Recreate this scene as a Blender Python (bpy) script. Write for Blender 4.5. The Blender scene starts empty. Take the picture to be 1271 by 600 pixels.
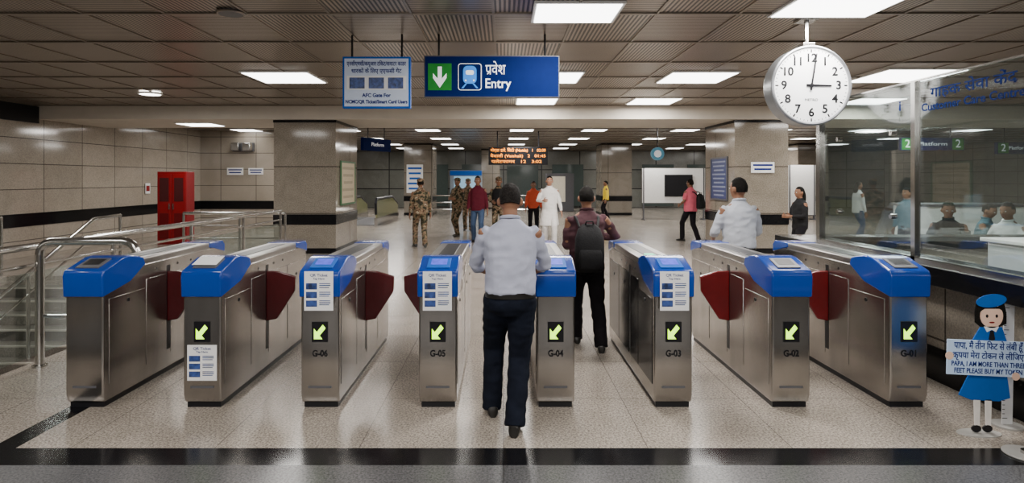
import bpy, bmesh, math, random
from mathutils import Vector, Matrix, noise
random.seed(7)
PI=math.pi
F=731.0; CX=625.0; CY=222.0; CH=1.68
def PX(px,Y): return (px-CX)/F*Y
def PZ(py,Y): return CH+(CY-py)/F*Y
SC=bpy.context.scene; COL=SC.collection

# ---------------------------------------------------------------- materials
MATS={}
def mat(name,col,rough=.5,metal=0,var=.06,vs=14,bump=0,bs=60,emit=0,coat=0,spec=.5,stretch=None):
    if name in MATS: return MATS[name]
    m=bpy.data.materials.new(name); m.use_nodes=True; nt=m.node_tree; N=nt.nodes; L=nt.links
    p=N['Principled BSDF']
    tc=N.new('ShaderNodeTexCoord'); nz=N.new('ShaderNodeTexNoise'); nz.inputs['Scale'].default_value=vs; nz.inputs['Detail'].default_value=3
    src=tc.outputs['Object']
    if stretch:
        mp=N.new('ShaderNodeMapping'); mp.inputs['Scale'].default_value=stretch; L.new(src,mp.inputs['Vector']); src=mp.outputs['Vector']
    L.new(src,nz.inputs['Vector'])
    rp=N.new('ShaderNodeValToRGB'); c=col
    rp.color_ramp.elements[0].position=.3; rp.color_ramp.elements[1].position=.7
    rp.color_ramp.elements[0].color=(c[0]*(1-var),c[1]*(1-var),c[2]*(1-var),1)
    rp.color_ramp.elements[1].color=(min(1,c[0]*(1+var)),min(1,c[1]*(1+var)),min(1,c[2]*(1+var)),1)
    L.new(nz.outputs['Fac'],rp.inputs['Fac']); L.new(rp.outputs['Color'],p.inputs['Base Color'])
    p.inputs['Roughness'].default_value=rough; p.inputs['Metallic'].default_value=metal
    p.inputs['Coat Weight'].default_value=coat; p.inputs['Specular IOR Level'].default_value=spec
    if bump:
        n2=N.new('ShaderNodeTexNoise'); n2.inputs['Scale'].default_value=bs; n2.inputs['Detail'].default_value=4
        L.new(tc.outputs['Object'],n2.inputs['Vector'])
        b=N.new('ShaderNodeBump'); b.inputs['Strength'].default_value=bump; b.inputs['Distance'].default_value=.01
        L.new(n2.outputs['Fac'],b.inputs['Height']); L.new(b.outputs['Normal'],p.inputs['Normal'])
    if emit:
        L.new(rp.outputs['Color'],p.inputs['Emission Color']); p.inputs['Emission Strength'].default_value=emit
    MATS[name]=m; return m

def tile_mat(name,c1,c2,mort,ax,w,h,rough=.25,speck=.15,ss=90,ms=.004,off=0.0,origin=(0,0),vs=1.3,vein=.16):
    m=bpy.data.materials.new(name); m.use_nodes=True; nt=m.node_tree; N=nt.nodes; L=nt.links; p=N['Principled BSDF']
    tc=N.new('ShaderNodeTexCoord'); s=N.new('ShaderNodeSeparateXYZ'); L.new(tc.outputs['Object'],s.inputs[0])
    def addv(sock,v):
        a=N.new('ShaderNodeMath'); a.operation='ADD'; a.inputs[1].default_value=v; L.new(sock,a.inputs[0]); return a.outputs[0]
    cb=N.new('ShaderNodeCombineXYZ'); L.new(addv(s.outputs[ax[0]],50*w+origin[0]),cb.inputs[0]); L.new(addv(s.outputs[ax[1]],50*h+origin[1]),cb.inputs[1])
    br=N.new('ShaderNodeTexBrick'); L.new(cb.outputs[0],br.inputs['Vector'])
    br.offset=off; br.inputs['Scale'].default_value=1; br.inputs['Brick Width'].default_value=w; br.inputs['Row Height'].default_value=h
    br.inputs['Mortar Size'].default_value=ms; br.inputs['Mortar Smooth'].default_value=.1
    br.inputs['Color1'].default_value=(*c1,1); br.inputs['Color2'].default_value=(*c2,1); br.inputs['Mortar'].default_value=(*mort,1)
    nz=N.new('ShaderNodeTexNoise'); nz.inputs['Scale'].default_value=ss; nz.inputs['Detail'].default_value=6; nz.inputs['Roughness'].default_value=.75; L.new(tc.outputs['Object'],nz.inputs['Vector'])
    n3=N.new('ShaderNodeTexNoise'); n3.inputs['Scale'].default_value=vs; n3.inputs['Detail'].default_value=6; n3.inputs['Distortion'].default_value=1.2; L.new(tc.outputs['Object'],n3.inputs['Vector'])
    rp=N.new('ShaderNodeValToRGB'); rp.color_ramp.elements[0].position=.40; rp.color_ramp.elements[1].position=.58
    lo=max(.05,1-speck*2); rp.color_ramp.elements[0].color=(lo,lo,lo,1); rp.color_ramp.elements[1].color=(1+speck*.3,)*3+(1,)
    L.new(nz.outputs['Fac'],rp.inputs['Fac'])
    mx=N.new('ShaderNodeMix'); mx.data_type='RGBA'; mx.blend_type='MULTIPLY'; mx.inputs[0].default_value=1
    L.new(br.outputs['Color'],mx.inputs[6]); L.new(rp.outputs['Color'],mx.inputs[7])
    r2=N.new('ShaderNodeValToRGB'); r2.color_ramp.elements[0].position=.35; r2.color_ramp.elements[1].position=.62
    r2.color_ramp.elements[0].color=(1-vein,1-vein,1-vein*1.1,1); r2.color_ramp.elements[1].color=(1,1,1,1); L.new(n3.outputs['Fac'],r2.inputs['Fac'])
    m2=N.new('ShaderNodeMix'); m2.data_type='RGBA'; m2.blend_type='MULTIPLY'; m2.inputs[0].default_value=1
    L.new(mx.outputs[2],m2.inputs[6]); L.new(r2.outputs['Color'],m2.inputs[7])
    L.new(m2.outputs[2],p.inputs['Base Color']); p.inputs['Roughness'].default_value=rough
    MATS[name]=m; return m

def glass_mat(name,tint=(.93,.97,.965),haze=.02,base=.05,edge=.5):
    m=bpy.data.materials.new(name); m.use_nodes=True; N=m.node_tree.nodes; L=m.node_tree.links; N.clear()
    o=N.new('ShaderNodeOutputMaterial'); t=N.new('ShaderNodeBsdfTransparent'); t.inputs[0].default_value=(*tint,1)
    g=N.new('ShaderNodeBsdfGlossy'); g.inputs['Roughness'].default_value=.02
    lw=N.new('ShaderNodeLayerWeight'); lw.inputs[0].default_value=.5
    pw=N.new('ShaderNodeMath'); pw.operation='POWER'; pw.inputs[1].default_value=4; L.new(lw.outputs['Facing'],pw.inputs[0])
    f=N.new('ShaderNodeMath'); f.operation='MULTIPLY_ADD'; f.inputs[1].default_value=edge; f.inputs[2].default_value=base; L.new(pw.outputs[0],f.inputs[0])
    mx=N.new('ShaderNodeMixShader'); L.new(f.outputs[0],mx.inputs[0]); L.new(t.outputs[0],mx.inputs[1]); L.new(g.outputs[0],mx.inputs[2])
    d=N.new('ShaderNodeBsdfDiffuse'); nz=N.new('ShaderNodeTexNoise'); nz.inputs['Scale'].default_value=2
    rp=N.new('ShaderNodeValToRGB'); rp.color_ramp.elements[0].color=(.6,.68,.68,1); rp.color_ramp.elements[1].color=(.8,.88,.88,1); L.new(nz.outputs['Fac'],rp.inputs[0]); L.new(rp.outputs[0],d.inputs[0])
    m2=N.new('ShaderNodeMixShader'); m2.inputs[0].default_value=haze; L.new(mx.outputs[0],m2.inputs[1]); L.new(d.outputs[0],m2.inputs[2]); L.new(m2.outputs[0],o.inputs[0])
    MATS[name]=m; return m

def camo_mat():
    m=bpy.data.materials.new('camouflage_cloth'); m.use_nodes=True; N=m.node_tree.nodes; L=m.node_tree.links; p=N['Principled BSDF']
    tc=N.new('ShaderNodeTexCoord'); nz=N.new('ShaderNodeTexNoise'); nz.inputs['Scale'].default_value=11; nz.inputs['Detail'].default_value=2; L.new(tc.outputs['Object'],nz.inputs['Vector'])
    rp=N.new('ShaderNodeValToRGB'); rp.color_ramp.interpolation='CONSTANT'; e=rp.color_ramp.elements
    e[0].position=0; e[0].color=(.03,.027,.018,1); e[1].position=.43; e[1].color=(.10,.09,.05,1)
    a=e.new(.5); a.color=(.24,.16,.10,1); a=e.new(.58); a.color=(.07,.035,.02,1); a=e.new(.65); a.color=(.34,.28,.19,1)
    L.new(nz.outputs['Fac'],rp.inputs[0]); L.new(rp.outputs[0],p.inputs['Base Color']); p.inputs['Roughness'].default_value=.85; p.inputs['Specular IOR Level'].default_value=.2
    MATS['camo']=m; return m

def ceil_mat():
    m=bpy.data.materials.new('perforated_bronze_panel'); m.use_nodes=True; N=m.node_tree.nodes; L=m.node_tree.links; p=N['Principled BSDF']
    tc=N.new('ShaderNodeTexCoord'); s=N.new('ShaderNodeSeparateXYZ'); L.new(tc.outputs['Object'],s.inputs[0])
    def M(op,a,b=None,v=None):
        n=N.new('ShaderNodeMath'); n.operation=op; L.new(a,n.inputs[0])
        if b is not None: L.new(b,n.inputs[1])
        if v is not None: n.inputs[1].default_value=v
        return n.outputs[0]
    sx=M('SINE',M('MULTIPLY',s.outputs[0],v=2*PI/.044)); sy=M('SINE',M('MULTIPLY',s.outputs[1],v=2*PI/.044))
    cx=M('FLOOR',M('MULTIPLY',M('ADD',s.outputs[0],v=CGX0),v=1/CGW)); cy=M('FLOOR',M('MULTIPLY',M('ADD',s.outputs[1],v=CGY0),v=1/CGH))
    par=M('MODULO',M('ADD',M('ADD',cx,cy),v=100.0),v=2.0); par=M('GREATER_THAN',par,v=.5)
    mx=N.new('ShaderNodeMix'); L.new(par,mx.inputs[0]); L.new(sx,mx.inputs[2]); L.new(sy,mx.inputs[3])
    g=M('GREATER_THAN',mx.outputs[0],v=.05)
    c=N.new('ShaderNodeMix'); c.data_type='RGBA'; L.new(g,c.inputs[0]); c.inputs[6].default_value=(.42,.345,.275,1); c.inputs[7].default_value=(.03,.024,.019,1)
    L.new(c.outputs[2],p.inputs['Base Color']); p.inputs['Roughness'].default_value=.30; p.inputs['Metallic'].default_value=.5
    b=N.new('ShaderNodeBump'); b.invert=True; b.inputs['Strength'].default_value=.4; b.inputs['Distance'].default_value=.004; L.new(g,b.inputs['Height']); L.new(b.outputs[0],p.inputs['Normal'])
    return m
CGW=.80; CGH=1.2; CGX0=.1+.80*40; CGY0=.25+1.2*10

STEEL=mat('brushed_stainless_steel',(.40,.375,.35),.22,.96,.28,3,.03,200,stretch=(1,1,.15))
STEEL2=mat('polished_steel_rail',(.50,.49,.47),.16,.97,.03)
BLUE=mat('glossy_blue_plastic',(.003,.042,.28),.18,0,.05,4,coat=.35,spec=.3)
DARK=mat('black_plastic',(.008,.008,.010),.35,spec=.3)
GREY=mat('dark_grey_panel',(.08,.08,.09),.4)
WHITE=mat('white_paint',(.78,.78,.76),.45,0,.03)
PAPER=mat('white_paper_print',(.80,.80,.80),.5,0,.02)
RED=mat('red_flap_plastic',(.15,.006,.008),.22,0,.1,coat=.3)
RED_SHADE=mat('shaded_red_flap_plastic',(.065,.005,.007),.22,0,.1,coat=.3)  # same red flap plastic, dimmer light on the left gates painted into its colour
REDP=mat('red_cabinet_paint',(.20,.004,.007),.4,0,.08,spec=.25)
REDD=mat('dark_red_panel',(.10,.003,.005),.4,0,.08,spec=.25)
NAVY=mat('navy_print',(.01,.025,.17),.5,spec=.1)
SIGNBLUE=mat('blue_sign_face',(.002,.010,.075),.6,0,.04,emit=.05,spec=.04)
SIGNGREEN=mat('green_sign_square',(.015,.18,.025),.5,emit=.12,spec=.1)
SIGNWHITE=mat('white_sign_letters',(.85,.87,.9),.4,0,.01,emit=.4)
NOTICE=mat('pale_notice_face',(.60,.68,.82),.5,0,.03,spec=.1)
LBLUE=mat('light_blue_board',(.008,.10,.46),.5,spec=.1)
ARROW=mat('lit_green_yellow_arrow',(.50,1.0,.02),.4,0,.02,emit=3)
LED=mat('orange_led_dots',(1,.30,.02),.4,0,.05,emit=2.4)
CREAM=mat('cream_plaster',(.54,.49,.42),.6,0,.05,3)
BLACKG=mat('polished_black_granite',(.006,.006,.007),.16,0,.5,120,spec=.25)
RIB=mat('bronze_ceiling_rib',(.26,.22,.18),.3,.7,.1)
GLOW=mat('glowing_light_diffuser',(1,.98,.95),.5,0,.01,emit=9)
FARGLOW=mat('glowing_far_diffuser',(1,.98,.95),.5,0,.01,emit=6)
SCREEN=mat('blue_lcd_screen',(.08,.10,.65),.2,0,.15,30,emit=.6)
GLASS=glass_mat('clear_office_glass',tint=(.90,.95,.945),haze=.008,base=.10,edge=.8)
RGLASS=glass_mat('clear_balustrade_glass',(.86,.92,.91),.0,.08,.3)
PICT=mat('dark_blue_picture_print',(.03,.06,.2),.4,0,.7,25)
SKIN=mat('brown_skin',(.22,.105,.06),.55,0,.08,10,spec=.3)
SKINL=mat('light_brown_skin',(.38,.20,.13),.55,0,.08,10,spec=.3)
HAIR=mat('black_hair',(.008,.007,.006),.8,0,.3,80,.6,130,spec=.12)
HAIRG=mat('greying_dark_hair',(.014,.012,.011),.8,0,.6,90,.6,130,spec=.12)
CAMO=camo_mat()
FL=tile_mat('beige_granite_floor_tiles',(.44,.385,.33),(.40,.35,.30),(.17,.145,.125),(0,1),.9,.9,.21,.33,68,.003,vein=.16)
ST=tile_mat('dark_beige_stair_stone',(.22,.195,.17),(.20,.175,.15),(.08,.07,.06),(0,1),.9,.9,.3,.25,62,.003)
FG=tile_mat('grey_speckled_granite_floor',(.125,.125,.13),(.11,.11,.115),(.05,.05,.05),(0,1),1.2,1.2,.32,.47,72,.003)
WT_X=tile_mat('beige_stone_wall_tiles_side',(.40,.35,.29),(.355,.31,.255),(.08,.07,.06),(1,2),1.2,.55,.09,.14,55,.009,origin=(0,.2),vs=1.0,vein=.13)
WT_Y=tile_mat('beige_stone_wall_tiles_front',(.40,.35,.29),(.355,.31,.255),(.08,.07,.06),(0,2),1.2,.55,.09,.14,55,.009,origin=(0,.2),vs=1.0,vein=.13)
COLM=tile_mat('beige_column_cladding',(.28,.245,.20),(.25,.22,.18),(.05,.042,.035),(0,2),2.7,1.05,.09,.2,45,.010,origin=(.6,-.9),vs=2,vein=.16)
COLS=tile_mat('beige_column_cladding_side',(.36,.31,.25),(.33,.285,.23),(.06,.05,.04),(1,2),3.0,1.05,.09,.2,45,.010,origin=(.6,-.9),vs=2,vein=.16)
CEIL=ceil_mat()

# ---------------------------------------------------------------- mesh builder
class MB:
    def __init__(s): s.bm=bmesh.new()
    def face(s,vs,mi=0):
        try:
            f=s.bm.faces.new(vs); f.material_index=mi; return f
        except ValueError: return None
    def box(s,x0,x1,y0,y1,z0,z1,mi=0,M=None):
        co=[(x,y,z) for x in (x0,x1) for y in (y0,y1) for z in (z0,z1)]
        v=[s.bm.verts.new(M@Vector(c) if M else c) for c in co]
        for q in ((0,1,3,2),(4,6,7,5),(0,4,5,1),(2,3,7,6),(0,2,6,4),(1,5,7,3)): s.face([v[i] for i in q],mi)
        return s
    def prism(s,poly,ax,a,b,mi=0,M=None):
        def P(p,t):
            c={'x':(t,p[0],p[1]),'y':(p[0],t,p[1]),'z':(p[0],p[1],t)}[ax]
            return M@Vector(c) if M else c
        A=[s.bm.verts.new(P(p,a)) for p in poly]; B=[s.bm.verts.new(P(p,b)) for p in poly]; n=len(poly)
        s.face(A,mi); s.face(B[::-1],mi)
        for i in range(n): s.face([A[i],A[(i+1)%n],B[(i+1)%n],B[i]],mi)
        return s
    def loft(s,rings,mi=0):
        R=[[s.bm.verts.new(p) for p in r] for r in rings]; n=len(R[0])
        for a,b in zip(R,R[1:]):
            for i in range(n): s.face([a[i],a[(i+1)%n],b[(i+1)%n],b[i]],mi)
        s.face(R[0][::-1],mi); s.face(R[-1],mi); return s
    def tube(s,pts,r,seg=10,mi=0,closed=False):
        pts=[Vector(p) for p in pts]; n=len(pts)
        if not isinstance(r,(list,tuple)): r=[r]*n
        up=None; rings=[]
        for i,p in enumerate(pts):
            if closed: d=(pts[(i+1)%n]-pts[i-1]).normalized()
            else: d=((pts[min(i+1,n-1)]-pts[max(i-1,0)])).normalized()
            if up is None:
                up=Vector((0,0,1)) if abs(d.z)<.9 else Vector((0,1,0))
            u=d.cross(up)
            if u.length<1e-4: u=d.cross(Vector((1,0,0)))
            u.normalize(); w=u.cross(d); up=w
            rings.append([p+(u*math.cos(2*PI*k/seg)+w*math.sin(2*PI*k/seg))*r[i] for k in range(seg)])
        if closed:
            R=[[s.bm.verts.new(p) for p in q] for q in rings]
            for i in range(n):
                a=R[i]; b=R[(i+1)%n]
                for k in range(seg): s.face([a[k],a[(k+1)%seg],b[(k+1)%seg],b[k]],mi)
            return s
        return s.loft(rings,mi)
    def ell(s,c,r,seg=18,rg=11,M=None,fn=None,mi=0):
        c=Vector(c); rings=[]
        for j in range(1,rg):
            th=PI*j/rg; q=[]
            for k in range(seg):
                n=Vector((math.sin(th)*math.cos(2*PI*k/seg),math.sin(th)*math.sin(2*PI*k/seg),math.cos(th)))
                k2=fn(n) if fn else 1
                p=Vector((n.x*r[0],n.y*r[1],n.z*r[2]))*k2
                p=c+p; q.append(M@p if M else p)
            rings.append(q)
        return s.loft(rings,mi)
    def disc(s,c,r,ax,a,b,seg=32,mi=0):
        return s.prism([(c[0]+r*math.cos(2*PI*k/seg),c[1]+r*math.sin(2*PI*k/seg)) for k in range(seg)],ax,a,b,mi)
    def scale(s,k): bmesh.ops.scale(s.bm,vec=(k,k,k),verts=s.bm.verts); return s
    def build(s,name,mats,parent=None,smooth=False,bevel=0,kind=None,loc=None,rot=None):
        bmesh.ops.recalc_face_normals(s.bm,faces=s.bm.faces)
        me=bpy.data.meshes.new(name); s.bm.to_mesh(me); s.bm.free()
        if not isinstance(mats,(list,tuple)): mats=[mats]
        for m in mats: me.materials.append(m)
        if smooth or bevel:
            me.shade_smooth(); me.set_sharp_from_angle(angle=.7)
        o=bpy.data.objects.new(name,me); COL.objects.link(o)
        if parent: o.parent=parent
        if bevel:
            b=o.modifiers.new('bevel','BEVEL'); b.width=bevel; b.segments=3; b.limit_method='ANGLE'
        if kind: o['kind']=kind
        if loc: o.location=loc
        if rot: o.rotation_euler=rot
        return o
def thing(name,label,cat,loc=(0,0,0),rz=0,group=None):
    o=bpy.data.objects.new(name,None); o.empty_display_size=.1; COL.objects.link(o); o.location=loc; o.rotation_euler=(0,0,rz)
    o['label']=label; o['category']=cat
    if group: o['group']=group
    return o
def text(s,size,loc,parent,m,rot=(PI/2,0,0),width=None,name='lettering',align='CENTER',bold=0,ext=.0008,rakar=()):
    cu=bpy.data.curves.new('t','FONT'); cu.body=s; cu.size=size; cu.align_x=align; cu.align_y='CENTER'; cu.extrude=ext; cu.offset=bold; cu.resolution_u=3
    o=bpy.data.objects.new('t',cu); COL.objects.link(o)
    dg=bpy.context.evaluated_depsgraph_get(); me=bpy.data.meshes.new_from_object(o.evaluated_get(dg))
    bpy.data.objects.remove(o); me.name=name
    if len(me.vertices)==0: print('EMPTY TEXT',s); return None
    xs=[v.co.x for v in me.vertices]; w=max(xs)-min(xs)
    if width and w>0:
        for v in me.vertices: v.co.x*=width/w
    if rakar:   # the slanting under-stroke of a joined letter
        xs=[v.co.x for v in me.vertices]; xa,wd=min(xs),max(xs)-min(xs); bm=bmesh.new(); bm.from_mesh(me)
        for (f0,f1) in rakar:
            sel=[v.co for v in me.vertices if xa+f0*wd<=v.co.x<=xa+f1*wd]
            yb=min(c.y for c in sel); yt=max(c.y for c in sel); xr=max(c.x for c in sel); lw=xr-min(c.x for c in sel); h=yt-yb; th=h*.10
            P=[(xr-.02*lw,yb+h*.30),(xr-.02*lw,yb+h*.30-th*1.3),(xr-.62*lw,yb-.02*h),(xr-.62*lw,yb-.02*h+th)]
            A=[bm.verts.new((p[0],p[1],ext)) for p in P]; bm.faces.new(A)
        bm.to_mesh(me); bm.free()
    me.materials.clear(); me.materials.append(m)
    r=bpy.data.objects.new(name,me); COL.objects.link(r); r.location=loc; r.rotation_euler=rot
    if parent: r.parent=parent
    return r

# ---------------------------------------------------------------- the setting
SX0,SX1,SY0,SY1=-8.6,-4.3,1.0,10.2     # stairwell opening
BX0,BX1=-3.20,-3.04                     # black strip running back on the left
m=MB()
m.box(BX1,22,3.67,34,-.3,0); m.box(-4.3,BX0,3.67,34,-.3,0); m.box(BX0,BX1,11,34,-.3,0)
m.box(-10.3,SX0,-6,34,-.3,0); m.box(SX0,SX1,SY1,34,-.3,0)
m.box(BX0,BX1,3.67,11,-.3,0,1); m.box(-4.3,22,3.45,3.67,-.3,0,1); m.box(-4.3,22,-6,3.45,-.3,0,2); m.box(SX0,-4.3,-6,SY0,-.3,0,2)
m.build('floor',[FL,BLACKG,FG],kind='structure')
m=MB(); m.box(-10.3,22,-6,34.2,3.3,3.4)
m.build('ceiling',CEIL,kind='structure')
m=MB(); k=-13
while True:
    xx=-.1+CGW*k
    if xx>22: break
    m.box(xx-.012,xx+.012,-6,34,3.288,3.3); k+=1
k=-5
while True:
    yy=-.25+CGH*k
    if yy>34: break
    m.box(-10.3,22,yy-.022,yy+.022,3.284,3.3); k+=1
m.build('ceiling_grid',RIB,kind='structure')
MB().box(-10.3,22,13.0,15.3,3.0,3.3).build('ceiling_beam',CREAM,kind='structure')
MB().box(-10.5,-10.3,-6,34,-3.5,3.3).build('wall_left',WT_X,kind='structure')
MB().box(-10.3,-10.25,-6,13,2.9,3.27).build('trim_1',DARK,kind='structure')
MB().box(-10.3,-6.3,20,20.2,0,3.3).build('wall_back_left',WT_Y,kind='structure')
MB().box(-10.5,22.2,-6.2,-6,-.3,3.3).build('wall_behind',WT_Y,kind='structure')
MB().box(-10.3,-10.285,-6,20,.65,.93).build('trim_2',BLACKG,kind='structure')
MB().box(-10.28,-6.3,19.985,20,.65,.93).build('trim_3',BLACKG,kind='structure')
MB().box(SX1,SX1+.1,SY0,SY1,-3.5,-.3).build('wall_stairwell_right',WT_X,kind='structure')
MB().box(SX0-.1,SX0,SY0,SY1,-3.5,-.3).build('wall_stairwell_left',WT_X,kind='structure')
MB().box(SX0,SX1,SY0-.1,SY0,-3.5,-.3).build('wall_stairwell_front',WT_Y,kind='structure')
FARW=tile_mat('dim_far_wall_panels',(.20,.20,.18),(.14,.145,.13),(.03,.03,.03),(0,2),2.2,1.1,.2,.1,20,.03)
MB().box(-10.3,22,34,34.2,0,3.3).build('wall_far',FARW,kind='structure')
MB().box(22,22.2,-6,34,0,3.3).build('wall_right',WT_X,kind='structure')

def column(x0,x1,y0,y1,zt):
    m=MB(); m.box(x0,x1,y0,y1,0,zt)
    for f in m.bm.faces:
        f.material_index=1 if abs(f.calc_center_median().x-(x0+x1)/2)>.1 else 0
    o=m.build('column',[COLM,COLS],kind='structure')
    for a,b_ in ((.65,.88),(zt-.06,zt-.001),(0.001,.12)):
        MB().box(x0-.012,x1+.012,y0-.012,y1+.012,a,b_).build('granite_band',BLACKG,parent=o)
    return o
column(-5.15,-3.76,13.2,15.1,3.0); column(5.18,6.38,13.2,15.1,3.0)
column(-4.56,-3.25,27,28.6,3.3); column(4.5,5.88,27,28.6,3.3); column(13.5,14.9,27,28.6,3.3); column(-1.2,-.2,32,33,3.3)

# stairs coming up from below
n=15
P=[(SY1-.001,-3.35)]
z=-.16; y=SY1-.001; P.append((y,z))
for i in range(n):
    y-=.3; P.append((y,z)); z-=.16; P.append((y,z))
P.append((y,-3.35))
st=thing('staircase','beige stone stairs descending below the railing at far left','stairs',(0,0,0))
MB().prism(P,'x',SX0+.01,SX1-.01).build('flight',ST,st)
LN=mat('pale_nosing_stone',(.42,.38,.33),.4)
for i in range(10):
    y1=SY1-.3*i; z=-.16*(i+1)
    MB().box(SX0+.03,SX1-.03,y1-.302,y1-.26,z-.015,z+.006).build('nosing_strip',LN,st)

# railings
def arc(c,r,a0,a1,u,v,n=6):
    c=Vector(c);u=Vector(u);v=Vector(v)
    return [c+u*(r*math.cos(a0+(a1-a0)*k/n))+v*(r*math.sin(a0+(a1-a0)*k/n)) for k in range(n+1)]
t=thing('hoop_barrier','bent steel tube barrier between leftmost ticket gate and stair railing','barrier',(-3.70,5.27,0))
p=[(-.45,0,0),(-.45,0,1.0)]+arc((-.33,0,1.0),.12,PI,PI/2,(1,0,0),(0,0,1))+arc((.30,0,1.0),.12,PI/2,0,(1,0,0),(0,0,1))+[(.42,0,0)]
MB().tube(p,.036,12).build('bent_tube',STEEL2,t,smooth=True)
MB().tube([(-.45,0,.45),(.42,0,.45)],.016,8).build('cross_rail',STEEL2,t,smooth=True)
for q in (-.45,.42): MB().disc((q,0),.06,'z',0,.015).build('foot_flange',STEEL2,t)
def railing(name,label,pts_top,zs,posts,glass=None):
    t=thing(name,label,'railing',(0,0,0))
    MB().tube(pts_top,.032,10).build('handrail',STEEL2,t,smooth=True)
    for dz in zs:
        MB().tube([(p[0],p[1],p[2]-dz) for p in pts_top],.016,8).build('lower_rail',STEEL2,t,smooth=True)
    for (x,y,z0,z1) in posts: MB().tube([(x,y,z0),(x,y,z1)],.024,8).build('post',STEEL2,t,smooth=True)
    if glass:
        for (x,a,b,z0,z1) in glass: MB().box(x-.005,x+.005,a,b,z0,z1).build('glass_panel',RGLASS,t)
    return t
ys=[3.2+1.6*i for i in range(6)]
railing('stair_railing','long stainless railing with glass running back along the stairwell edge beside the gates',[(-4.24,3.2,1.07),(-4.24,11.2,1.07)],[.17],[(-4.24,y_,0,1.05) for y_ in ys],[(-4.24,y_+.06,y_+1.54,.08,.84) for y_ in ys[:-1]])
railing('stair_handrail','sloping handrail in the middle of the stairs',[(-6.9,4.2,-1.95),(-6.9,9.9,1.0),(-6.9,10.6,1.02)],[.3],[(-6.9,10.6,0,1.0),(-6.9,8.55,-.95,.31),(-6.9,7.05,-1.75,-.47)])
railing('wall_handrail','handrail along the far side of the stairwell by the stone wall',[(-8.7,3,1.0),(-8.7,10.2,1.0)],[.5],[(-8.7,3+1.8*i,0,1.0) for i in range(5)])
railing('cross_railing','short railing in front of the left stone column',[(-6.3,11.6,1.0),(-4.3,11.6,1.0)],[.25,.5],[(-6.3,11.6,0,1),(-5.2,11.6,0,1),(-4.3,11.6,0,1)])

# ---------------------------------------------------------------- ticket gates
GX=[-3.06+.86*i for i in range(8)]
W=.138; GL=1.85
def sticker(t,z,y,w=.21,h=.285,x=0):
    s=MB().box(x-w/2,x+w/2,y-.003,y,z-h/2,z+h/2).build('notice_sticker',PAPER,t)
    for r in range(3):
        zz=z+h*.5-h*(.30+.22*r)
        MB().box(x-w*.44,x-w*.06,y-.0042,y-.003,zz-h*.16,zz).build('printed_picture',PICT,s)
        for a,b,c_ in ((.07,.045,.40),(.12,.10,.36),(.02,0,.40)): MB().box(x+w*.02,x+w*c_,y-.0042,y-.003,zz-h*a,zz-h*b).build('printed_line',PICT,s)
    text('QR Ticket',.028,(x,y-.0042,z+h*.40),s,NAVY,width=w*.6)
    text('Tap Here',.018,(x,y-.0042,z+h*.31),s,NAVY,width=w*.4)
TOPM=mat('worn_steel_top',(.30,.285,.27),.28,.9,.12,5)
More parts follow.
